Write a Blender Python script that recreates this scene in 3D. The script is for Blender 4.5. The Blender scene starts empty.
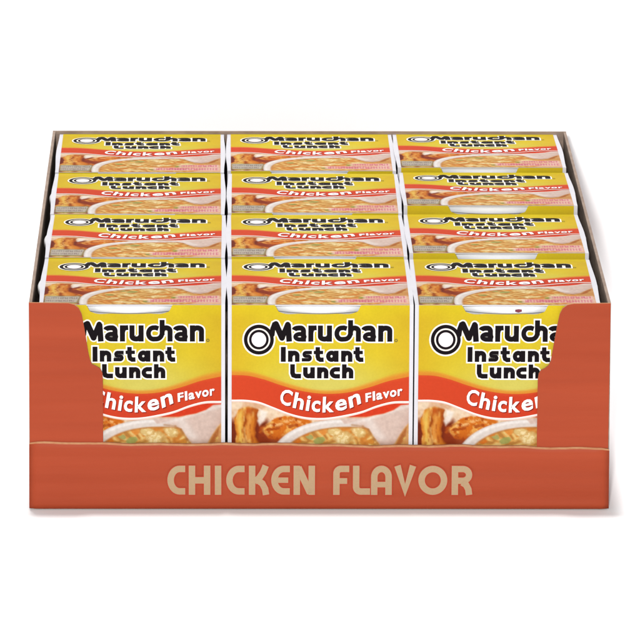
import bpy, bmesh, math, random
import numpy as np
from mathutils import Vector, Matrix
from mathutils.geometry import tessellate_polygon

S = bpy.context.scene
COL = S.collection
R = math.radians

# ------------------------------------------------------------------ camera
cam = bpy.data.cameras.new("camera")
cam.lens = 316.8
cam.sensor_width = 36
cam.clip_start = 0.05
cam.clip_end = 100
cam_ob = bpy.data.objects.new("camera", cam)
COL.objects.link(cam_ob)
PITCH, YAW, ROLL = 0.25354, 0.016574, 0.005114
fw = Vector((math.sin(YAW) * math.cos(PITCH), math.cos(YAW) * math.cos(PITCH), -math.sin(PITCH)))
rt = fw.cross(Vector((0, 0, 1))).normalized()
up = rt.cross(fw)
c_, s_ = math.cos(ROLL), math.sin(ROLL)
rt, up = c_ * rt + s_ * up, c_ * up - s_ * rt
CAM = Vector((0.0999, -2.71586, 0.80162))
m = Matrix((rt, up, -fw)).transposed().to_4x4()
m.translation = CAM
cam_ob.matrix_world = m
S.camera = cam_ob

# ------------------------------------------------------------------ light
S.view_settings.view_transform = 'Standard'
S.view_settings.look = 'None'
S.view_settings.gamma = 1
S.view_settings.exposure = 0.0
w = bpy.data.worlds.new("World")
S.world = w
w.use_nodes = True
w.node_tree.nodes["Background"].inputs[0].default_value = (1, 1, 1, 1)
w.node_tree.nodes["Background"].inputs[1].default_value = 0.40


def area(name, loc, target, size, watts, color=(1, 1, 1)):
    l = bpy.data.lights.new(name, 'AREA')
    l.shape = 'DISK'
    l.size = size
    l.energy = watts
    l.color = color
    o = bpy.data.objects.new(name, l)
    COL.objects.link(o)
    o.location = loc
    d = Vector(target) - Vector(loc)
    o.rotation_euler = d.to_track_quat('-Z', 'Y').to_euler()
    return o


MID = Vector((.145, .19, .05))
# lamp added just left of and above the camera, for the drop shadow
e, a = R(16.6), R(3.3)
area("front_lamp", MID + 3.6 * Vector((-math.sin(a) * math.cos(e), -math.cos(a) * math.cos(e), math.sin(e))), MID, .13, 122, (1, .99, .97))
# soft overhead lamp added a little behind and left, for the front shadow
area("overhead_lamp", (.01, .56, 4.4), (.145, .2, 0), .46, 176)

# ------------------------------------------------------------------ helpers
MM = .001


def lin(c, k=1.0):
    c = np.asarray(c, float) / 255.
    v = np.where(c <= .04045, c / 12.92, ((c + .055) / 1.055) ** 2.4) * k
    return v


def smooth(a, b, x):
    t = np.clip((x - a) / (b - a), 0, 1)
    return t * t * (3 - 2 * t)


def new_mat(name):
    mt = bpy.data.materials.new(name)
    mt.use_nodes = True
    return mt, mt.node_tree.nodes, mt.node_tree.links, mt.node_tree.nodes["Principled BSDF"]


def noise_mat(name, c1, c2, scale, rough=.6, bump=0., bscale=None, stretch=(1, 1, 1), spec=.15):
    mt, n, l, b = new_mat(name)
    tc = n.new("ShaderNodeTexCoord")
    mp = n.new("ShaderNodeMapping")
    mp.inputs["Scale"].default_value = stretch
    l.new(tc.outputs["Object"], mp.inputs[0])
    nz = n.new("ShaderNodeTexNoise")
    nz.inputs["Scale"].default_value = scale
    nz.inputs["Detail"].default_value = 5
    l.new(mp.outputs[0], nz.inputs[0])
    rp = n.new("ShaderNodeValToRGB")
    rp.color_ramp.elements[0].position = .3
    rp.color_ramp.elements[1].position = .7
    rp.color_ramp.elements[0].color = (*c1, 1)
    rp.color_ramp.elements[1].color = (*c2, 1)
    l.new(nz.outputs[0], rp.inputs[0])
    l.new(rp.outputs[0], b.inputs["Base Color"])
    b.inputs["Roughness"].default_value = rough
    b.inputs["Specular IOR Level"].default_value = spec
    if bump:
        n2 = n.new("ShaderNodeTexNoise")
        n2.inputs["Scale"].default_value = bscale or scale
        n2.inputs["Detail"].default_value = 4
        l.new(mp.outputs[0], n2.inputs[0])
        bp = n.new("ShaderNodeBump")
        bp.inputs["Strength"].default_value = .5
        bp.inputs["Distance"].default_value = bump
        l.new(n2.outputs[0], bp.inputs["Height"])
        l.new(bp.outputs[0], b.inputs["Normal"])
    return mt


K = .53        # printed colour -> reflectance
M_FLOOR = noise_mat("white_sweep", (.765, .765, .77), (.78, .78, .785), 3, .9, spec=.1)
M_BOARD = noise_mat("white_board", (.465, .455, .485), (.515, .505, .535), 60, .6, .00015, 90)
M_FOAM = noise_mat("white_foam", (.68, .68, .69), (.73, .73, .74), 160, .55, .0001, 900)
M_KRAFT = noise_mat("kraft_board", (.20, .145, .115), (.29, .22, .175), 90, .85, .0002, 220, (1, 1, 3))
M_EDGE = noise_mat("kraft_cut_edge", tuple(lin((226, 150, 105), K * .9)), tuple(lin((238, 176, 128), K * .9)), 300, .85, .0001, 500)
M_TRAY = noise_mat("orange_printed_board", tuple(lin((186, 77, 46), K)), tuple(lin((199, 85, 52), K)), 46, .5, .0006, 60, (.10, .10, 2.0), .1)
M_DARK = noise_mat("dark_print", (.10, .015, .03), (.2, .04, .06), 900, .6)


def print_mat():
    mt, n, l, b = new_mat("offset_printed_card")
    at = n.new("ShaderNodeAttribute")
    at.attribute_name = "ink"
    tc = n.new("ShaderNodeTexCoord")
    nz = n.new("ShaderNodeTexNoise")
    nz.inputs["Scale"].default_value = 900
    nz.inputs["Detail"].default_value = 2
    l.new(tc.outputs["Object"], nz.inputs[0])
    oi = n.new("ShaderNodeObjectInfo")
    ad = n.new("ShaderNodeMath")
    ad.operation = 'MULTIPLY_ADD'
    ad.inputs[1].default_value = .35
    l.new(oi.outputs["Random"], ad.inputs[0])
    l.new(nz.outputs[0], ad.inputs[2])
    mr = n.new("ShaderNodeMapRange")
    mr.inputs[1].default_value = .175
    mr.inputs[2].default_value = 1.175
    mr.inputs[3].default_value = .93
    mr.inputs[4].default_value = 1.07
    l.new(ad.outputs[0], mr.inputs[0])
    mx = n.new("ShaderNodeMix")
    mx.data_type = 'RGBA'
    mx.blend_type = 'MULTIPLY'
    mx.inputs[0].default_value = 1
    l.new(at.outputs["Color"], mx.inputs[6])
    l.new(mr.outputs[0], mx.inputs[7])
    l.new(mx.outputs[2], b.inputs["Base Color"])
    b.inputs["Roughness"].default_value = .7
    b.inputs["Specular IOR Level"].default_value = .06
    n2 = n.new("ShaderNodeTexNoise")
    n2.inputs["Scale"].default_value = 45
    l.new(tc.outputs["Object"], n2.inputs[0])
    bp = n.new("ShaderNodeBump")
    bp.inputs["Strength"].default_value = .4
    bp.inputs["Distance"].default_value = .0005
    l.new(n2.outputs[0], bp.inputs["Height"])
    l.new(bp.outputs[0], b.inputs["Normal"])
    return mt


M_PRINT = print_mat()


def tag(o, label=None, cat=None, group=None, kind=None):
    for k, v in (("label", label), ("category", cat), ("group", group), ("kind", kind)):
        if v:
            o[k] = v
    return o


def empty(name, loc):
    o = bpy.data.objects.new(name, None)
    o.empty_display_size = .02
    COL.objects.link(o)
    o.location = loc
    return o


def link(name, me, parent=None, mats=()):
    for mt in mats:
        me.materials.append(mt)
    o = bpy.data.objects.new(name, me)
    COL.objects.link(o)
    if parent:
        o.parent = parent
    return o


def bm_mesh(bm, name, smooth_faces=False):
    bmesh.ops.recalc_face_normals(bm, faces=bm.faces[:])
    me = bpy.data.meshes.new(name)
    bm.to_mesh(me)
    bm.free()
    if smooth_faces:
        for p in me.polygons:
            p.use_smooth = True
    return me


def box(bm, x0, x1, y0, y1, z0, z1):
    vs = [bm.verts.new((x, y, z)) for z in (z0, z1) for y in (y0, y1) for x in (x0, x1)]
    for q in ((0, 1, 3, 2), (4, 5, 7, 6), (0, 1, 5, 4), (2, 3, 7, 6), (0, 2, 6, 4), (1, 3, 7, 5)):
        bm.faces.new([vs[i] for i in q])
    return vs


def slab(bm, outline, y0, y1, mat_front=0, mat_side=0):
    """A board whose outline lies in x,z, from y0 (front) to y1 (back)."""
    n = len(outline)
    f = [bm.verts.new((x, y0, z)) for x, z in outline]
    b = [bm.verts.new((x, y1, z)) for x, z in outline]
    for t in tessellate_polygon([[Vector((x, z, 0)) for x, z in outline]]):
        fa = bm.faces.new([f[i] for i in t])
        fa.material_index = mat_front
        fb = bm.faces.new([b[i] for i in t])
        fb.material_index = mat_side
    for i in range(n):
        j = (i + 1) % n
        q = bm.faces.new((f[i], f[j], b[j], b[i]))
        q.material_index = mat_side


# ------------------------------------------------------------------ 2-D drawing kit
class Art:
    """Collects flat inked shapes (x right, y down, in picture units) on thin stacked layers."""

    def __init__(self):
        self.v, self.f, self.c = [], [], []

    def _add(self, pts, faces, cols, lay):
        o = len(self.v)
        self.v += [(p[0], p[1], lay) for p in pts]
        self.c += [tuple(c) for c in cols]
        self.f += [tuple(o + i for i in f) for f in faces]

    def poly(self, pts, col, lay):
        tr = tessellate_polygon([[Vector((p[0], p[1], 0)) for p in pts]])
        self._add(pts, tr, [col] * len(pts), lay)

    def strip(self, A, B, ca, cb, lay):
        n = len(A)
        self._add(list(A) + list(B), [(i, i + 1, n + i + 1, n + i) for i in range(n - 1)], [ca] * n + [cb] * n, lay)

    def disc(self, cx, cy, r, col, lay, n=40):
        self.poly([(cx + r * math.cos(2 * math.pi * i / n), cy + r * math.sin(2 * math.pi * i / n)) for i in range(n)], col, lay)

    def ring(self, cx, cy, ro, ri, col, lay, n=48, ry=1.0):
        A = [(cx + ro * math.cos(2 * math.pi * i / n), cy + ro * ry * math.sin(2 * math.pi * i / n)) for i in range(n + 1)]
        B = [(cx + ri * math.cos(2 * math.pi * i / n), cy + ri * ry * math.sin(2 * math.pi * i / n)) for i in range(n + 1)]
        self.strip(A, B, col, col, lay)

    def stroke(self, pts, wd, col, lay, round_caps=False, grow=0.0):
        P = [Vector((p[0], p[1])) for p in pts]
        P = [p for i, p in enumerate(P) if i == 0 or (p - P[i - 1]).length > 1e-4]
        h = wd / 2
        n = len(P)
        L, Rr = [], []
        closed = (P[0] - P[-1]).length < .05 and n > 4
        if grow and not closed:
            P[0] = P[0] - (P[1] - P[0]).normalized() * grow
            P[-1] = P[-1] + (P[-1] - P[-2]).normalized() * grow
        for i in range(n):
            d0 = (P[i] - P[i - 1]).normalized() if i else ((P[-1] - P[-2]).normalized() if closed else (P[1] - P[0]).normalized())
            d1 = (P[i + 1] - P[i]).normalized() if i < n - 1 else ((P[1] - P[0]).normalized() if closed else d0)
            t = d0 + d1
            t = t.normalized() if t.length > 1e-3 else d0
            nn = Vector((-t.y, t.x))
            k = h / max(.5, nn.dot(Vector((-d0.y, d0.x))))
            L.append(P[i] + nn * k)
            Rr.append(P[i] - nn * k)
        if round_caps:
            for end, sgn in ((0, -1), (n - 1, 1)):
                d = (P[1] - P[0]).normalized() if end == 0 else (P[-1] - P[-2]).normalized()
                d = d * sgn
                nn = Vector((-d.y, d.x))
                arc = [P[end] + h * (math.cos(a) * nn + math.sin(a) * d) for a in [math.pi * i / 10 for i in range(11)]]
                self.poly([(p.x, p.y) for p in arc], col, lay)
        self.strip([(p.x, p.y) for p in L], [(p.x, p.y) for p in Rr], col, col, lay)


def arc(cx, cy, rx, ry, a0, a1, n=14):
    return [(cx + rx * math.cos(R(a0 + (a1 - a0) * i / n)), cy + ry * math.sin(R(a0 + (a1 - a0) * i / n))) for i in range(n + 1)]


# ------------------------------------------------------------------ numpy noise for the printed food picture
RNG = np.random.RandomState(11)
LAT = RNG.rand(64, 64)


def vnoise(x, y):
    xi, yi = np.floor(x).astype(int), np.floor(y).astype(int)
    fx, fy = x - xi, y - yi
    fx, fy = fx * fx * (3 - 2 * fx), fy * fy * (3 - 2 * fy)
    g = lambda i, j: LAT[j % 64, i % 64]
    return (g(xi, yi) * (1 - fx) + g(xi + 1, yi) * fx) * (1 - fy) + (g(xi, yi + 1) * (1 - fx) + g(xi + 1, yi + 1) * fx) * fy


def fbm(x, y, o=4):
    s, a, t = 0, 1., 0
    for k in range(o):
        s = s + a * vnoise(x * 2 ** k + 17.3 * k, y * 2 ** k + 5.1 * k)
        t += a
        a *= .55
    return s / t


def mix(c, col, a):
    return c * (1 - a[..., None]) + np.asarray(col, float) * a[..., None]


def ell(x, y, cx, cy, rx, ry, rot=0):
    co, si = math.cos(R(rot)), math.sin(R(rot))
    u, v = (x - cx) * co + (y - cy) * si, -(x - cx) * si + (y - cy) * co
    return np.sqrt((u / rx) ** 2 + (v / ry) ** 2)


def poly_mask(x, y, pts, soft=.8):
    """soft convex-ish mask: signed distance to the polygon"""
    inside = np.zeros(x.shape, bool)
    dist = np.full(x.shape, 1e9)
    n = len(pts)
    for i in range(n):
        (x0, y0), (x1, y1) = pts[i], pts[(i + 1) % n]
        cond = ((y0 > y) != (y1 > y)) & (x < (x1 - x0) * (y - y0) / ((y1 - y0) if y1 != y0 else 1e-9) + x0)
        inside ^= cond
        dx, dy = x1 - x0, y1 - y0
        t = np.clip(((x - x0) * dx + (y - y0) * dy) / (dx * dx + dy * dy), 0, 1)
        dist = np.minimum(dist, np.hypot(x - x0 - t * dx, y - y0 - t * dy))
    sd = np.where(inside, dist, -dist)
    return smooth(-soft, soft, sd)


def curve(pts):
    px, py = np.array(pts).T

    def f(x):
        # smooth (Catmull-Rom style) interpolation
        x = np.asarray(x, float)
        m = np.gradient(py, px)
        i = np.clip(np.searchsorted(px, x) - 1, 0, len(px) - 2)
        h = px[i + 1] - px[i]
        t = np.clip((x - px[i]) / h, 0, 1)
        return (2 * t**3 - 3 * t**2 + 1) * py[i] + (t**3 - 2 * t**2 + t) * h * m[i] + (-2 * t**3 + 3 * t**2) * py[i + 1] + (t**3 - t**2) * h * m[i + 1]
    return f


X0, X1, Y0, Y1 = 231.0, 409.0, 304.0, 489.7
red_top = curve([(231, 374), (247, 374.6), (262, 378), (280, 384), (300, 389.6), (322, 392.6), (346, 391.6), (368, 386.5), (388, 380), (409, 375.4)])
red_bot = curve([(231, 399.3), (245, 399.4), (257, 401), (273, 406.8), (288, 412.6), (304, 416.6), (323, 417.6), (346, 414.4), (362, 410.6), (377, 405), (392, 401.2), (409, 400.6)])
ora_top = curve([(231, 367.5), (250, 369), (270, 374.6), (290, 381.4), (312, 386.6), (330, 387.8), (350, 385.4), (372, 378.5), (392, 371.5), (409, 367.8)])


def yellow_paint(x, y):
    c = np.empty(x.shape + (3,))
    c[...] = (231, 201, 44)
    cx = np.abs((x - 320) / 89)
    c = mix(c, (225, 185, 42), .75 * smooth(.55, 1.05, cx))
    c = mix(c, (238, 215, 56), .6 * np.exp(-((x - 320) / 60) ** 2) * smooth(310, 345, y))
    glow = np.exp(-((x - 330) / 62) ** 2) * smooth(345, 384, y)
    c = mix(c, (226, 216, 120), .75 * glow)
    c = mix(c, (242, 218, 36), .5 * (1 - smooth(304, 322, y)) * np.ones_like(x))
    n = fbm(x / 14, y / 14, 3)
    c *= (1 + .05 * (n - .5))[..., None]
    return c


def food_paint(x, y):
    n1 = fbm(x / 6, y / 6)
    n2 = fbm(x / 2.6 + 9, y / 2.6 + 3, 3)
    n3 = fbm(x / 13 + 4, y / 13)
    c = np.empty(x.shape + (3,))
    c[...] = (238, 214, 186)
    c = mix(c, (222, 176, 140), smooth(.4, .7, n3))
    # deep plate colour behind the chicken
    c = mix(c, (118, 44, 22), .95 * (1 - smooth(266, 274, x + 8 * (n1 - .5))) * smooth(414, 424, y))
    c = mix(c, (148, 62, 32), .9 * poly_mask(x, y, [(258, 424), (276, 430), (290, 436), (276, 446), (262, 470), (255, 470)], 2))
    # second piece of chicken
    e = ell(x, y, 286, 427, 27, 12.5, -9) + .35 * (n1 - .5)
    a = 1 - smooth(.86, 1.02, e)
    col = np.empty_like(c)
    col[...] = (214, 118, 40)
    col = mix(col, (236, 176, 96), smooth(.5, .68, n1))
    col = mix(col, (158, 66, 22), smooth(.56, .74, fbm(x / 5 + 13, y / 3.4, 3)) * .7)
    col = mix(col, (240, 196, 140), .8 * np.exp(-((y - 422 - 2.5 * np.sin(x / 6)) / 2.0) ** 2) * smooth(.3, .6, n2))
    col = mix(col, (170, 78, 30), .7 * smooth(430, 440, y + 6 * (n1 - .5)))
    c = c * (1 - a[..., None]) + col * a[..., None]
    # lower meat, seen on the lid
    e = ell(x, y, 252, 462, 26, 19, 14) + .3 * (n1 - .5)
    a = 1 - smooth(.88, 1.02, e)
    col = np.empty_like(c)
    col[...] = (212, 118, 48)
    col = mix(col, (238, 172, 92), smooth(.48, .66, n1))
    col = mix(col, (156, 62, 26), smooth(.52, .7, n2) * .7)
    c = c * (1 - a[..., None]) + col * a[..., None]
    # drumstick
    cy = np.array([402, 409, 418, 427, 436, 446, 458, 472, 490.])
    cxs = np.array([248, 247.5, 245.5, 244.5, 245.5, 248.5, 250, 250, 250.])
    hw = np.array([6, 10.5, 12.6, 10.6, 10.2, 14.5, 18, 18, 16.])
    ctr, half = np.interp(y, cy, cxs), np.interp(y, cy, hw)
    u = (x - ctr) / half + .25 * (n1 - .5)
    a = (1 - smooth(.88, 1.04, np.abs(u))) * smooth(405, 408.5, y + 3 * np.abs(u) ** 2 * -1 + 1)
    col = np.empty_like(c)
    col[...] = (212, 126, 46)
    col = mix(col, (232, 190, 96), np.exp(-((u + .5) / .28) ** 2))
    col = mix(col, (226, 160, 84), .8 * np.exp(-((u - .25) / .22) ** 2))
    col = mix(col, (150, 72, 28), .85 * np.exp(-((u + .08) / .13) ** 2) * smooth(408, 420, y))
    col = mix(col, (146, 66, 26), smooth(.62, 1, u) * .8)
    col = mix(col, (188, 88, 36), .8 * np.exp(-((x - 248) / 6) ** 2 - ((y - 410) / 3.5) ** 2))
    col = mix(col, (246, 212, 140), smooth(.5, .72, fbm(x / 4 + 3, y / 9 + 8, 3)) * .5)
    col = mix(col, (160, 74, 28), smooth(.55, .75, fbm(x / 3.5 + 30, y / 10 + 2, 3)) * .45)
    c = c * (1 - a[..., None]) + col * a[..., None]
    c = mix(c, (246, 236, 226), .85 * poly_mask(x, y, [(259, 408), (267, 411), (264, 420), (259, 425), (257, 420), (260, 414)], 1.6))
    # bowl
    sup = lambda cx, cy, rx, ry: (np.abs((x - cx) / rx) ** 2.4 + np.abs((y - cy) / ry) ** 2.4) ** (1 / 2.4)
    e = sup(348, 476, 82, 58)
    bowl = 1 - smooth(.985, 1.005, e)
    rim = (226, 214, 206)
    inner = sup(349.5, 481, 76, 56)
    col = np.empty_like(c)
    col[...] = rim
    col = mix(col, (246, 240, 236), .8 * np.exp(-((e - .955) / .022) ** 2))
    col = mix(col, (188, 168, 160), .65 * smooth(.985, .998, e))
    soup = 1 - smooth(.965, 1.0, inner)
    s = np.empty_like(c)
    s[...] = (220, 166, 92)
    wx = x + 9 * fbm(x / 16, y / 16 + 7, 3)
    wy = y + 12 * fbm(x / 13 + 31, y / 13, 3)
    strand = .5 + .5 * np.sin((wy * .9 + .35 * wx) * .95 + 5 * vnoise(x / 15 + 3, y / 15))
    strand2 = .5 + .5 * np.sin((wx * .75 - .5 * wy) * .9)
    pick = smooth(.42, .58, vnoise(x / 17 + 40, y / 12 + 12))
    st = strand * (1 - pick) + strand2 * pick
    s = mix(s, (236, 204, 136), smooth(.55, .9, st) * .8)
    s = mix(s, (178, 122, 62), smooth(.6, .95, 1 - st) * .65)
    s = mix(s, (214, 132, 58), .7 * smooth(.5, .66, n3))
    for (ax, ay, aw) in ((318, 470, 30), (352, 468, 26), (372, 474, 22), (300, 476, 20)):
        s = mix(s, (206, 112, 44), .7 * np.exp(-((y - ay - 5 * np.sin((x - ax) / 13)) / 2.4) ** 2 - ((x - ax) / aw) ** 2))
    for (gx, gy, gr, gc) in ((319, 440, 5, (158, 164, 96)), (309, 436, 3.4, (168, 168, 104)), (297, 452, 4, (148, 158, 92)), (362, 462, 4, (140, 150, 70)),
                             (334, 478, 4, (146, 154, 90)), (304, 432, 5, (222, 128, 52)), (296, 440, 4, (216, 118, 44)), (322, 431, 4, (228, 150, 74)),
                             (318, 466, 5, (222, 110, 40)), (352, 472, 6, (220, 124, 50)), (380, 466, 5, (222, 130, 60)), (371, 441, 3, (210, 140, 60))):
        ee = ell(x, y, gx, gy, gr * 1.25, gr * .75, 20 * math.sin(gx)) + .7 * (n1 - .5)
        s = mix(s, gc, .85 * (1 - smooth(.75, 1.05, ee)))
    for (gx, gy, rx, ry, rot) in ((343, 437, 12, 7.5, -6), (359, 431, 9, 6, 20), (335, 431, 8, 5, 0), (316, 452, 12, 6, 14), (372, 452, 9, 6, 0), (345, 458, 14, 6, -8),
                                  (300, 466, 13, 5, -24), (330, 470, 20, 5, 9), (368, 478, 16, 5, -12), (312, 480, 16, 4, 16)):
        ee = ell(x, y, gx, gy, rx, ry, rot) + .5 * (n1 - .5)
        a = 1 - smooth(.8, 1.02, ee)
        cc = np.empty_like(c)
        cc[...] = (228, 200, 138)
        cc = mix(cc, (244, 226, 178), smooth(.5, .66, n2))
        cc = mix(cc, (196, 146, 78), smooth(.5, .95, ee + .3 * (n1 - .5)) * .7)
        s = s * (1 - a[..., None] * .9) + cc * a[..., None] * .9
    s = mix(s, (184, 120, 66), .75 * (1 - smooth(.0, .045, .985 - inner)))
    col = col * (1 - soup[..., None]) + s * soup[..., None]
    c = c * (1 - bowl[..., None]) + col * bowl[..., None]
    # right-hand background and porcelain spoon
    c = mix(c, (228, 182, 152), .85 * poly_mask(x, y, [(398, 452), (412, 446), (412, 492), (372, 492), (396, 470)], 3))
    c = mix(c, (206, 150, 92), .9 * poly_mask(x, y, [(396, 436), (412, 418), (412, 456), (392, 456)], 2))
    c = mix(c, (220, 72, 44), poly_mask(x, y, [(340, 412), (380, 400), (412, 398), (412, 404), (402, 404.5), (393, 409.6), (384, 412.6), (366, 416.0), (350, 416.2)], .9))
    sp = poly_mask(x, y, [(340, 417.5), (366, 417), (384, 413), (394, 409.2), (401, 404.2), (412, 403.2), (412, 419), (405, 426), (400, 434), (395, 443), (388, 447.5), (381, 445), (375, 437.5), (369, 428), (360, 424), (344, 423)], .9)
    col = np.empty_like(c)
    col[...] = (219, 194, 182)
    col = mix(col, (236, 222, 214), .8 * np.exp(-((x - y * .0 - 372 - (y - 425) * .7) / 6) ** 2))
    col = mix(col, (198, 164, 150), .75 * smooth(396, 414, x + .4 * (y - 425)))
    col = mix(col, (180, 138, 118), .6 * smooth(436, 446, y - .12 * (x - 388)))
    col = mix(col, (240, 230, 224), .6 * np.exp(-((y - (418.5 - .32 * (x - 366))) / 2.0) ** 2))
    c = c * (1 - sp[..., None]) + col * sp[..., None]
    for (xa, ya), (xb, yb) in zip([(352, 424.2), (363, 425.6), (368.4, 429), (374.4, 438.4), (380.4, 446), (388, 448.6)], [(363, 425.6), (368.4, 429), (374.4, 438.4), (380.4, 446), (388, 448.6), (395.5, 444)]):
        t = np.clip(((x - xa) * (xb - xa) + (y - ya) * (yb - ya)) / ((xb - xa) ** 2 + (yb - ya) ** 2), 0, 1)
        d = np.hypot(x - xa - t * (xb - xa), y - ya - t * (yb - ya))
        c = mix(c, (172, 120, 78), .55 * np.exp(-(d / 1.1) ** 2))
    c = mix(c, (170, 96, 50), .75 * poly_mask(x, y, [(401, 434), (407, 426), (406, 436), (399, 447), (395, 447)], 1.2))
    c = mix(c, (226, 196, 112), .8 * smooth(.45, .6, n1) * poly_mask(x, y, [(404, 434), (412, 428), (412, 450), (398, 450)], 1.5))
    # small caption blocks near the lower edge
    cap = poly_mask(x, y, [(232.5, 458), (267, 458), (264, 481), (232.5, 481)], 1)
    c = mix(c, (140, 138, 104), .8 * poly_mask(x, y, [(231, 455), (268, 456), (266, 486), (231, 486)], 1.4))
    c = mix(c, (204, 194, 186), .8 * cap)
    for (ya, yb, xa, xb, per, colr, st_) in ((461, 468, 234, 265, 2.3, (128, 116, 110), .75), (471.5, 478.5, 234, 262, 2.1, (134, 112, 108), .75),
                                             (456, 465, 366, 405, 2.7, (206, 96, 128), .85), (469, 480, 338, 406, 3.0, (206, 100, 128), .85)):
        if xa > 300:
            c = mix(c, (238, 200, 192), .7 * poly_mask(x, y, [(xa - 3, ya - 2), (xb + 2, ya - 2), (xb + 2, yb + 2), (xa - 3, yb + 2)], 1.5))
        col_i = np.floor((x - xa) / per).astype(int)
        row_i = np.floor((y - ya) / (yb - ya) * 3).astype(int)
        hsh = LAT[(row_i * 7 + 3) % 64, (col_i * 5 + int(ya)) % 64]
        inb = (x > xa) & (x < xb) & (y > ya) & (y < yb)
        tick = smooth(.25, .5, np.abs(((x - xa) / per) % 1 - .5) * 2) * .6 + (hsh > .6) * .4
        c = mix(c, colr, st_ * tick * inb)
    c = mix(c, (240, 222, 196), .5 * smooth(486, 490, y))
    c = (c * (1 + .10 * (n2 - .5))[..., None] - 150) * 1.1 + 150
    return np.clip(c, 6, 255)


def grid_cols(paint, xs, top, bot, ny, art, lay):
    XX = np.repeat(xs[None, :], ny, 0)
    t = np.linspace(0, 1, ny)[:, None]
    YY = top(xs)[None, :] * (1 - t) + bot(xs)[None, :] * t
    C = lin(paint(XX, YY), K)
    nx = len(xs)
    faces = [(j * nx + i, j * nx + i + 1, (j + 1) * nx + i + 1, (j + 1) * nx + i) for j in range(ny - 1) for i in range(nx - 1)]
    art._add(list(zip(XX.ravel(), YY.ravel())), faces, C.reshape(-1, 3), lay)


# ------------------------------------------------------------------ lettering
def bowl_a(x0, x1, yb, yt, wd):
    """two-storey a between x0 and x1"""
    h = yb - yt
    sx = x1 - wd / 2
    top = yt + wd / 2
    xm = (x0 + x1) / 2
    s1 = [(x0 + .8, top + 2.2)] + arc(xm - .6, top + 2.4, xm - x0 - 1.2, 2.4, -150, -90, 6) + arc(sx - 3.0, top + 3.2, 3.0, 3.2, -80, 0, 8) + [(sx, yb)]
    rx, ry = (sx - x0 - wd * .42) / 2 + .5, 2.75
    s2 = [(x0 + wd * .42 + rx + rx * math.cos(R(a)), yb - wd * .42 - ry + ry * math.sin(R(a))) for a in range(0, 361, 20)]
    return [(s1, wd), (s2, wd * .84), ([(sx - 3.8, yb - wd * .42 - 2 * ry), (sx, yb - wd * .42 - 2 * ry)], 1.5)]


def arch_n(x0, x1, yb, yt, wd):
    """n whose outer edges are x0 and x1"""
    a, b = x0 + wd / 2, x1 - wd / 2
    r = (b - a) / 2
    return [([(a, yt), (a, yb)], wd),
            ([(a, yt + wd / 2 + 3.0)] + arc(a + r + .4, yt + wd / 2 + 2.6, r - .4, 2.6, -165, 0, 10) + [(b, yb)], wd)]


def cup_u(x0, x1, yb, yt, wd):
    a, b = x0 + wd / 2, x1 - wd / 2
    r = (b - a) / 2
    return [([(b, yt), (b, yb)], wd),
            ([(a, yt), (a, yb - wd / 2 - 2.6)] + arc(a + r - .4, yb - wd / 2 - 2.6, r - .4, 2.6, 180, 15, 10) + [(b, yb - wd / 2 - 2.8)], wd)]


def logo_strokes():
    Ls = []
    w1, b, t = 5.1, 340.4, 324.2
    no = lambda q: [(p, wd, False) for p, wd in q]
    # M
    Ls += [([(271.4, 333.4), (272.0, 328), (273.8, 323.2), (275.4, 322.6)], 5.2, True), ([(275.2, 322.8), (281.4, 336.6)], 6.0, True), ([(281.4, 336.6), (287.0, 323.2)], 5.4, True), ([(287.4, 322.8), (288.6, 340.4)], 5.6, False)]
    Ls += no(bowl_a(292.6, 305.4, b, t, w1))
    Ls += [([(310.2, t), (310.2, b)], w1, False), ([(310.2, 332.2), (311.0, 328.4), (313.0, 326.7), (316.0, 326.5)], 4.9, False)]
    Ls += no(cup_u(317.2, 331.4, b, t, w1))
    Ls += [([(346.2, 327.4), (343.4, 326.5)] + arc(341.2, 332.3, 5.0, 5.7, -90, -270, 16) + arc(344.0, 331.6, 5.8, 6.3, 90, 15, 8), 4.8, False)]
    Ls += [([(349.9, 318.8), (349.9, 334.0)], 5.0, False), ([(349.9, 331.0)] + arc(353.9, 329.8, 3.9, 3.1, -160, 0, 10) + [(357.8, b)], w1, False)]
    Ls += no(bowl_a(362.2, 375.0, b, t, w1))
    Ls += no(arch_n(377.6, 391.8, b, t, w1))
    # second line
    w2, b, t = 4.6, 360.6, 349.4
    Ls += [([(282.7, 345.6), (282.7, b)], 5.0, False)]
    Ls += no(arch_n(287.4, 299.0, b, t, w2))
    Ls += [([(311.4, 351.3)] + arc(305.4, 353.1, 1.8, 1.8, -90, -270, 12) + arc(307.8, 356.75, 1.8, 1.8, -90, 90, 12) + [(301.2, 358.55)], 3.45, False)]
    for x in (317.2, 357.0):
        Ls += [([(x, 345.8), (x, 355.3), (x + .7, 357.4), (x + 2.6, 358.5), (x + 6.0, 358.4)], 4.5, False), ([(x - 4.0, 351.2), (x + 5.4, 351.2)], 3.5, False)]
    Ls += [([(331.0 + 3.3 * math.cos(R(a)), 355.0 + 3.5 * math.sin(R(a))) for a in range(0, 361, 20)], 4.4, False), ([(335.8, t), (335.8, b)], w2, False)]
    Ls += no(arch_n(340.6, 352.0, b, t, w2))
    # third line
    b, t = 377.2, 366.0
    Ls += [([(292.0, 363.0), (292.0, 371.8), (292.9, 374.1), (295.2, 374.9), (300.6, 374.9)], 4.7, False)]
    Ls += no(cup_u(302.6, 314.4, b, t, w2))
    Ls += no(arch_n(316.6, 328.0, b, t, w2))
    Ls += [([(339.6, 368.1)] + arc(335.4, 371.6, 4.0, 3.5, -80, -280, 14) + [(339.6, 375.1)], 4.4, False)]
    Ls += [([(343.9, 363.0), (343.9, b)], w2, False), (arch_n(341.6, 353.0, b, t, w2)[1][0], w2, False)]
    return Ls


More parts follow.
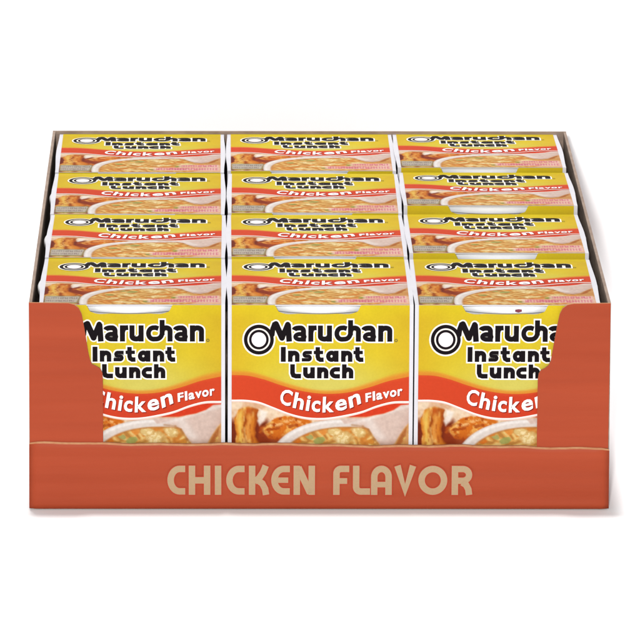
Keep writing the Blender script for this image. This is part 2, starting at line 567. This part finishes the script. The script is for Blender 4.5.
def glyph(ch, bold):
    cu = bpy.data.curves.new("g", 'FONT')
    cu.body = ch
    cu.size = 1
    cu.offset = bold
    cu.fill_mode = 'FRONT'
    cu.resolution_u = 3
    o = bpy.data.objects.new("g", cu)
    COL.objects.link(o)
    dg = bpy.context.evaluated_depsgraph_get()
    me = o.evaluated_get(dg).to_mesh()
    vs = [(v.co.x, v.co.y) for v in me.vertices]
    fs = [tuple(p.vertices) for p in me.polygons]
    o.evaluated_get(dg).to_mesh_clear()
    bpy.data.objects.remove(o)
    bpy.data.curves.remove(cu)
    return vs, fs


GL = {}


def word_on_curve(art, spec, base, capx, col, lay, bold, shift=(0, 0)):
    """spec: (char, x0, x1, height above baseline); each glyph is fitted to its span and turned to the baseline."""
    for k, (ch, x0, x1, hgt) in enumerate(spec):
        if (ch, bold) not in GL:
            GL[(ch, bold)] = glyph(ch, bold)
        vs, fs = GL[(ch, bold)]
        ax = [v[0] for v in vs]
        ay = [v[1] for v in vs]
        mnx, mxx, mxy = min(ax), max(ax), max(ay)
        mny = min(0, min(ay))
        xm = (x0 + x1) / 2
        sl = float(base(xm + 1) - base(xm - 1)) / 2
        yb = float(base(xm))
        co, si = 1 / math.hypot(1, sl), sl / math.hypot(1, sl)
        sh = -si * .55 - .06        # stems lean only partly with the line
        sx, sy = (x1 - x0) / (mxx - mnx), hgt / (mxy - mny)
        pts = []
        for gx, gy in vs:
            lx, ly = (gx - (mnx + mxx) / 2) * sx, -(gy - mny) * sy
            pts.append((xm + lx + ly * sh + shift[0], yb + lx * sl + ly + shift[1]))
        art._add(pts, fs, [col] * len(pts), lay + k * .02)


CHK = [("C", 278.2, 288.2, 15.6), ("h", 290.6, 298.9, 15.4), ("i", 301.4, 304.9, 14.8), ("c", 307.0, 314.2, 11.2), ("k", 316.6, 326.6, 15.6), ("e", 337.2 - 9.6, 337.2, 11.4), ("n", 339.4, 348.4, 11.2)]
FLV = [("F", 365.6, 371.4, 8.8), ("l", 372.8, 375.2, 9.2), ("a", 376.4, 382.4, 6.9), ("v", 383.0, 389.6, 6.7), ("o", 390.0, 396.6, 6.9), ("r", 397.8, 402.6, 6.7)]
CHK = [("C", 278.4, 289.6, 15.6), ("h", 292.2, 302.2, 15.6), ("i", 305.0, 308.6, 15.2), ("c", 310.8, 319.4, 11.4), ("k", 322.2, 333.6, 15.8), ("e", 335.4, 347.0, 11.4), ("n", 349.8, 361.0, 11.2)]
_p1 = np.polyfit([284, 297, 307, 315, 328, 341, 355], [404.2, 407.6, 409.8, 410.9, 411.4, 409.4, 405.0], 3)
base1 = lambda x: np.polyval(_p1, x)
base2 = lambda x: 400.6 - (x - 368) * .192


BLACK, WHITE = lin((24, 17, 22), K), lin((252, 250, 252), .74)
LAYER = .055 * MM


def make_art(front):
    A = Art()
    xs = np.linspace(X0, X1, 90)
    if front:
        # yellow sheet cut round the slot for the cup rim
        slot = curve([(274, 304), (275.4, 306), (277.4, 309.8), (280.5, 311.4), (300, 312.6), (318, 313.0), (336, 312.6), (354, 311.4), (357.4, 309.6), (359.2, 306), (360.2, 304)])
        top = lambda x: np.where((x > 274) & (x < 360.2), slot(x), 304.0)
        xs = np.unique(np.concatenate([xs, np.linspace(274, 282, 12), np.linspace(353, 360.5, 12)]))
    else:
        top = lambda x: np.full(np.shape(x), 304.0)
    grid_cols(yellow_paint, xs, top, lambda x: red_top(x), 40, A, 0)
    xf = np.linspace(X0, X1, 236)
    grid_cols(food_paint, xf, lambda x: red_bot(x), lambda x: np.full(np.shape(x), Y1), 124, A, 0)
    RED, ORA = lin((222, 74, 42), K), (236, 148, 52)
    # orange edging that fades into the yellow
    def ora_paint(x, y):
        t = np.clip((y - ora_top(x)) / (red_top(x) - ora_top(x) + 1e-6), 0, 1)
        return mix(yellow_paint(x, y), ORA, smooth(0, .75, t) * .95)
    grid_cols(ora_paint, xf, lambda x: ora_top(x), lambda x: red_top(x) + .4, 8, A, 1)
    def red_paint(x, y):
        c = np.empty(x.shape + (3,))
        c[...] = (226, 77, 42)
        c = mix(c, (212, 58, 38), .4 * np.exp(-((x - 325) / 55) ** 2))
        return mix(c, (236, 96, 46), .5 * (1 - smooth(0, 3, y - red_top(x))))
    grid_cols(red_paint, xf, lambda x: red_top(x), lambda x: red_bot(x) - .2, 10, A, 2)
    P = [(x, float(red_bot(x)) - .6) for x in xf]
    Q = [(x, float(red_bot(x)) + 1.7) for x in xf]
    A.strip(P, Q, lin((252, 240, 236), .74), lin((246, 206, 196), K * 1.05), 3)
    # lettering: outlines first, then the black
    fat = 0 if front else .7
    for i, (p, wd, rc) in enumerate(logo_strokes()):
        A.stroke(p, wd + 2.7 + fat * 1.6, lin((250, 246, 238), .74), 1.2 + i * .01, rc, 0 if rc else 1.4)
    for i, (p, wd, rc) in enumerate(logo_strokes()):
        A.stroke(p, wd + fat, BLACK, 4.4 + i * .01, rc)
    # emblem: rings on white
    cx, cy = 258.2, 338.4
    A.disc(cx, cy, 16.6, lin((246, 240, 226), .72), 3.4)
    A.ring(cx, cy, 15.0, 11.4, BLACK, 3.6)
    A.disc(cx, cy, 9.9, BLACK, 3.6)
    A.disc(cx, cy, 7.3, lin((248, 236, 236), .74), 3.8)
    A.ring(395.6, 339.2, 1.6, .9, lin((120, 110, 60), K), 4.6, 20)
    # flavour line with its darker printed offset
    word_on_curve(A, CHK, base1, 0, lin((150, 40, 26), K), 3.2, .023, (.9, 1.0))
    word_on_curve(A, FLV, base2, 0, lin((150, 40, 26), K), 3.2, .030, (.6, .7))
    word_on_curve(A, CHK, base1, 0, WHITE, 4.0, .023)
    word_on_curve(A, FLV, base2, 0, WHITE, 4.0, .030)
    return A


def art_mesh(A, name, place):
    me = bpy.data.meshes.new(name)
    me.from_pydata([place(*v) for v in A.v], [], A.f)
    at = me.attributes.new("ink", 'FLOAT_COLOR', 'POINT')
    buf = np.ones((len(A.v), 4), np.float32)
    buf[:, :3] = np.array(A.c)
    at.data.foreach_set("color", buf.ravel())
    me.update()
    me.materials.append(M_PRINT)
    return me


# ------------------------------------------------------------------ noodle carton (origin: middle of its front lower edge)
CW, CD, CH = 92.6 * MM, 95.0 * MM, 102.6 * MM
PX = .4985 * MM
PY = .5155 * MM


def place_front(x, y, lay):
    return ((x - 320) * PX, -.00015 - LAYER * lay, CH - .0001 - (y - 304) * PY)


def place_top(x, y, lay):
    v = (y - 304) / (Y1 - 304)
    return ((x - 320) * PX, CD - .0001 - v * CD, CH + .00015 + LAYER * lay)


def bent(x, y):
    return 0


def make_sleeve():
    """White board wrap: front (slotted at its upper fold), top, back and bottom; open at both sides."""
    bm = bmesh.new()
    hw, t = CW / 2, .0006
    sl = [(274, 304), (275.4, 306), (277.4, 309.8), (280.5, 311.4), (300, 312.6), (318, 313.0), (336, 312.6), (354, 311.4), (357.4, 309.6), (359.2, 306), (360.2, 304)]
    zt = CH - t
    pts = [(-hw, 0), (hw, 0), (hw, zt)]
    for x, y in reversed(sl):
        pts.append(((x - 320) * PX, zt - max(0, (y - 304)) * PY + (0 if y == 304 else 0)))
    pts.append((-hw, zt))
    slab(bm, pts, 0, t)
    # top with slightly wavy side edges, as thin card bowed out by the cup below
    N = 24
    rows = []
    for zz in (zt, CH):
        r = []
        for i in range(N + 1):
            y = CD * i / N
            bow = .0008 * math.sin(math.pi * i / N) ** 2
            r.append((bm.verts.new((-hw - bow, y, zz)), bm.verts.new((hw + bow, y, zz))))
        rows.append(r)
    lo, hi = rows
    for i in range(N):
        bm.faces.new((lo[i][0], lo[i][1], lo[i + 1][1], lo[i + 1][0]))
        bm.faces.new((hi[i][0], hi[i][1], hi[i + 1][1], hi[i + 1][0]))
        for s in (0, 1):
            bm.faces.new((lo[i][s], lo[i + 1][s], hi[i + 1][s], hi[i][s]))
    bm.faces.new((lo[0][0], lo[0][1], hi[0][1], hi[0][0]))
    bm.faces.new((lo[N][0], lo[N][1], hi[N][1], hi[N][0]))
    box(bm, -hw, hw, CD - t, CD - .00002, .0006, zt - .00002)
    box(bm, -hw, hw, t + .00002, CD - t - .00002, 0, t)
    return bm_mesh(bm, "sleeve")


def make_cup(r=46.9 * MM):
    bm = bmesh.new()
    n = 72
    prof = [(.0, .0012), (.034, .0012), (.0345, .003), (r - .0036, CH - .0068), (r - .0034, CH - .0054), (r - .0008, CH - .0050), (r, CH - .0044), (r, CH - .0022), (r - .0006, CH - .0012), (r - .002, CH - .0009), (0, CH - .0009)]
    rings = []
    for rr, z in prof:
        if rr == 0:
            rings.append([bm.verts.new((0, 0, z))])
        else:
            rings.append([bm.verts.new((rr * math.cos(2 * math.pi * i / n), rr * math.sin(2 * math.pi * i / n), z)) for i in range(n)])
    for a, b in zip(rings, rings[1:]):
        for i in range(n):
            j = (i + 1) % n
            if len(a) == 1:
                bm.faces.new((a[0], b[j], b[i]))
            elif len(b) == 1:
                bm.faces.new((a[i], a[j], b[0]))
            else:
                bm.faces.new((a[i], a[j], b[j], b[i]))
    return bm_mesh(bm, "cup", True)


sleeve_me, cup_me = make_sleeve(), make_cup()
sleeve_me.materials.append(M_BOARD)
cup_me.materials.append(M_FOAM)
front_me = art_mesh(make_art(True), "front_panel", place_front)
top_me = art_mesh(make_art(False), "top_panel", place_top)

FLOOR_T = .0022
COLX = [51.35 * MM, 145.3 * MM, 238.6 * MM]
ROWY = [.0022, .0990, .1963, .2952]
ROWN = ["front", "second", "third", "back"]
COLN = ["left", "middle", "right"]
# small offsets: sideways (mm), tilt of the top towards the back (deg), turn (deg), cup shift (mm)
JIT = {(0, 0): (0, .1, .1, -1.6), (0, 1): (-.2, .25, -.15, -1.5), (0, 2): (-.5, .1, .15, -1.2), (0, 3): (-.9, .0, .1, .2),
       (1, 0): (0, .1, 0, 0), (1, 1): (-.1, .55, .15, -.3), (1, 2): (-.1, .45, -.15, -.5), (1, 3): (-.4, .5, .1, -.8),
       (2, 0): (0, .1, -.1, .9), (2, 1): (.2, 1.5, .1, 1.0), (2, 2): (.2, 2.5, -.2, .9), (2, 3): (-.2, 1.5, .1, .4)}
LABELS = {
    (0, 0): "yellow noodle carton in the front row, partly behind the left orange corner flap",
    (1, 0): "yellow noodle carton standing in the middle of the front row, its whole logo showing",
    (2, 0): "yellow noodle carton in the front row, partly behind the right orange corner flap",
    (0, 1): "noodle carton in the left column directly behind the front one, only its foreshortened top showing",
    (1, 1): "noodle carton in the middle column directly behind the front one, only its foreshortened top showing",
    (2, 1): "noodle carton in the right column directly behind the front one, only its foreshortened top showing",
    (0, 2): "third noodle carton from the front in the left column",
    (1, 2): "third noodle carton from the front in the middle column",
    (2, 2): "third noodle carton from the front in the right column, tilted backwards",
    (0, 3): "noodle carton in the back left corner, touching the back wall of the orange tray",
    (1, 3): "noodle carton in the middle of the back row against the tray back wall",
    (2, 3): "noodle carton in the back right corner, touching the back wall of the orange tray",
}
for (ci, ri), (dx, tilt, turn, cs) in JIT.items():
    root = empty("noodle_carton", (COLX[ci] + dx * MM, ROWY[ri], FLOOR_T))
    # a tilted carton rests on its lower back edge
    tl = R(tilt)
    root.rotation_euler = (-tl, 0, R(turn))
    root.location.z += CD * math.sin(tl) * 1.0
    tag(root, LABELS[(ci, ri)], "noodle carton", "yellow noodle cartons packed in the orange tray")
    for nm, me in (("sleeve", sleeve_me), ("top_panel", top_me), ("front_panel", front_me)):
        o = bpy.data.objects.new(nm, me)
        COL.objects.link(o)
        o.parent = root
    cup = bpy.data.objects.new("cup", cup_me)
    COL.objects.link(cup)
    cup.parent = root
    cup.location = (cs * MM, CD / 2 + .0002, .0)
    if (ci, ri) == (2, 0):
        bm = bmesh.new()
        a0 = -math.pi / 2 + .06
        for i in range(6):
            a, b = a0 + i * .012, a0 + (i + 1) * .012
            z0, z1 = CH - .0042 + .0002 * abs(i - 2.5), CH - .0023 - .0001 * abs(i - 2.5)
            rr = 46.98 * MM
            bm.faces.new([bm.verts.new((rr * math.cos(q), rr * math.sin(q), z)) for q, z in ((a, z0), (b, z0), (b, z1), (a, z1))])
        bmesh.ops.remove_doubles(bm, verts=bm.verts[:], dist=1e-5)
        link("stamp_mark", bm_mesh(bm, "stamp_mark"), cup, (M_DARK,))

# ------------------------------------------------------------------ printed tray
W, D, H = .290, .392, .10655
TX0, TZ = 29.75, 508.4
PXT, PYT = .49975 * MM, .5177 * MM
FL = .0006       # the lower edge spreads a little


def tx(x):
    return (x - TX0) * PXT


def tz(y):
    return (TZ - y) * PYT


tray = empty("display_tray", (0, 0, 0))
tag(tray, "low orange cardboard display tray with cut-away front holding twelve yellow cartons", "cardboard tray")
T = .0015
# the front band, a little uneven along its torn upper edge
bm = bmesh.new()
top = []
random.seed(4)
N = 80
for i in range(N + 1):
    x = W * i / N
    z = .0345 - .0021 * i / N + .0003 * math.sin(i * .21 + 1) + .00022 * math.sin(i * .77) + random.uniform(-.00012, .00012) - (.0003 if i > 60 else 0)
    if i == 0 or i == N:
        z -= .0004
    top.append((x, z))
NZ = 14
vf = []
for i in range(N + 1):
    x, zt = top[i]
    col = []
    for j in range(NZ + 1):
        z = (zt - .0009) * j / NZ
        fx = x + (x - W / 2) / (W / 2) * FL * (1 - z / H)
        # faint creases along the flutes
        bulge = .00022 * math.sin(z * 420 + .6 * math.sin(x * 20)) * smooth(.05, .25, x) + .00012 * math.sin(z * 900 + 2)
        edge = .0009 * (1 - smooth(0, .0018, min(x, W - x)))
        col.append(bm.verts.new((fx, -.0008 + float(bulge) * .6 + edge, z)))
    vf.append(col)
for i in range(N):
    for j in range(NZ):
        f = bm.faces.new((vf[i][j], vf[i + 1][j], vf[i + 1][j + 1], vf[i][j + 1]))
        f.smooth = True
ridge = [bm.verts.new((x, -.0003, z)) for x, z in top]
back = [bm.verts.new((x, T, z - .0001)) for x, z in top]
low = [bm.verts.new((x, T, 0)) for x, z in top]
for i in range(N):
    for a, b, mi in ((([v[NZ] for v in vf]), ridge, 1), (ridge, back, 1), (back, low, 2), (low, [v[0] for v in vf], 1)):
        f = bm.faces.new((a[i], a[i + 1], b[i + 1], b[i]))
        f.material_index = mi
for i in (0, N):
    f = bm.faces.new(vf[i] + [ridge[i], back[i], low[i]])
band = link("front_panel", bm_mesh(bm, "tray_front"), tray, (M_TRAY, M_EDGE, M_KRAFT))

# corner flaps
def rounded(pts, k=5):
    out = []
    for p in pts:
        if len(p) == 2:
            out.append(p)
        else:
            out += p[2]
    return out


def flap(pts):
    bm = bmesh.new()
    slab(bm, [(tx(x), tz(y)) for x, y in pts], .0002, T, 0, 1)
    return link("corner_flap", bm_mesh(bm, "corner_flap"), tray, (M_TRAY, M_EDGE))


Lp = [(29.6, 443.2), (103.0, 444.2), (103.0, 378)] + [(102.6, 372.5), (100.4, 368.2), (96, 365.6), (92.4, 364), (90.4, 360), (88.6, 352), (84.8, 328), (82.2, 314), (79.2, 308), (74.6, 304.6), (69, 303.2), (29.6, 302.8)]
Rp = [(609.6, 302.8), (573, 303.2), (566.5, 304.6), (561.8, 308), (559.0, 313.5), (556.4, 326), (552.4, 350), (550.8, 360), (548.6, 364.6), (545, 367.6), (541, 369.6), (538.8, 373), (538.0, 379), (538.0, 447.2), (609.6, 447.6)]
flap(Lp)
flap(Rp)


def wall(name, outer):
    bm = bmesh.new()
    if name == "side_wall":
        x0, x1 = outer
        vs = box(bm, x0, x1, T + .00005, D - T, 0, H - .0002)
        left = x0 < .1
        for f in bm.faces:
            nx = f.calc_center_median().x
            f.material_index = 0 if (nx < x0 + 1e-6 and left) or (nx > x1 - 1e-6 and not left) else 1
        for v in vs:
            if v.co.z < .001:
                v.co.x += -FL if left else FL
    else:
        box(bm, 0, W, D - T + .00005, D, 0, H)
        for f in bm.faces:
            f.material_index = 0 if f.calc_center_median().y > D - 1e-6 else 1
    return link(name, bm_mesh(bm, name), tray, (M_TRAY, M_KRAFT))


wall("side_wall", (0, T))
wall("side_wall", (W - T, W))
wall("back_wall", None)
bm = bmesh.new()
box(bm, T + .0001, W - T - .0001, T + .0001, D - T - .0001, .0002, .0018)
link("base", bm_mesh(bm, "base"), tray, (M_KRAFT,))


# lettering on the band, thick rounded capitals
def caps():
    w = 6.5
    L = [([(185.2, 467.9), (180.0, 467.9)] + arc(179.6, 479.2, 9.0, 11.3, -90, -270, 18) + [(185.2, 490.5)], w)]
    L += [([(192.0, 464.6), (192.0, 494)], w), ([(207.2, 464.6), (207.2, 494)], w), ([(195, 479.4), (204.2, 479.4)], w)]
    L += [([(218.2, 464.6), (218.2, 494)], w)]
    L += [([(244.8, 467.9), (239.4, 467.9)] + arc(239.0, 479.2, 9.4, 11.3, -90, -270, 18) + [(244.8, 490.5)], w)]
    L += [([(252.3, 464.6), (252.3, 494)], w), ([(254.6, 480.6), (259.4, 477.2), (263.4, 471.2), (266.0, 464.6)], w), ([(258.2, 479.4), (262.6, 482.6), (265.4, 488), (266.4, 494)], w)]
    L += [([(290.2, 467.9), (284.6, 467.9)] + arc(284.0, 479.2, 9.2, 11.3, -90, -270, 18) + [(290.2, 490.5)], w), ([(278, 479.2), (288.6, 479.2)], 5.4)]
    L += [([(297.2, 494), (297.2, 464.6)], w), ([(298.6, 466.4), (310.8, 492.2)], 6.8), ([(312.2, 494), (312.2, 464.6)], w)]
    L += [([(337.0, 494), (337.0, 472.4)] + arc(341.6, 472.4, 4.6, 4.6, 180, 270, 6) + [(349.8, 467.8)], w), ([(340, 480.0), (347.8, 480.0)], 5.8)]
    L += [([(356.8, 464.6), (356.8, 486.0)] + arc(361.4, 486.0, 4.6, 4.6, 180, 90, 6) + [(370.8, 490.6)], w)]
    L += [([(375.0, 494), (375.0, 476)] + arc(382.2, 476, 7.2, 8.2, 180, 360, 16) + [(389.4, 494)], w), ([(378, 483.6), (386.4, 483.6)], 5.6)]
    L += [([(398.2, 464.6), (406.0, 489.4), (413.8, 464.6)], w)]
    L += [([(433.8 + 11.3 * math.cos(R(a)), 479.3 + 11.4 * math.sin(R(a))) for a in range(0, 361, 9)], w)]
    L += [([(456.0, 494), (456.0, 464.7)], 6.5), ([(456.0, 467.9), (463.6, 467.9)] + arc(464.0, 473.8, 6.2, 5.9, -90, 90, 12) + [(456.0, 479.7)], 6.3), ([(463.4, 481.4), (467.4, 484.0), (469.6, 488.4), (470.4, 494)], w)]
    return L


TAN, HALO = lin((207, 174, 136), K), lin((206, 74, 52), K)
A = Art()
for i, (p, wd) in enumerate(caps()):
    A.stroke(p, wd + 1.6, HALO, .2 + i * .01, False, .8)
for i, (p, wd) in enumerate(caps()):
    A.stroke(p, wd, TAN, 1.5 + i * .01)
txt = art_mesh(A, "lettering", lambda x, y, lay: (tx(x), -.00125 - .05 * MM * lay, tz(y)))
link("printed_lettering", txt, band)

# ------------------------------------------------------------------ white floor, with a curve added behind the tray to catch its shadow
bm = bmesh.new()
ys, rad = .394, .05
prof = [(-6.0, 0), (-1.0, 0)] + [(ys + rad * math.sin(R(q)), rad * (1 - math.cos(R(q)))) for q in range(0, 81, 4)] + [(ys + rad * math.sin(R(80)) + .55 * math.cos(R(80)), rad * (1 - math.cos(R(80))) + .55 * math.sin(R(80)))]
for x0, x1 in ((-4, 4.3),):
    a = [bm.verts.new((x0, y, z - .0006)) for y, z in prof]
    b = [bm.verts.new((x1, y, z - .0006)) for y, z in prof]
    for i in range(len(prof) - 1):
        bm.faces.new((a[i], b[i], b[i + 1], a[i + 1]))
fl = link("floor", bm_mesh(bm, "floor", True), None, (M_FLOOR,))
tag(fl, "plain white surface under the tray, with an added curve behind to catch its shadow", "floor", None, "structure")
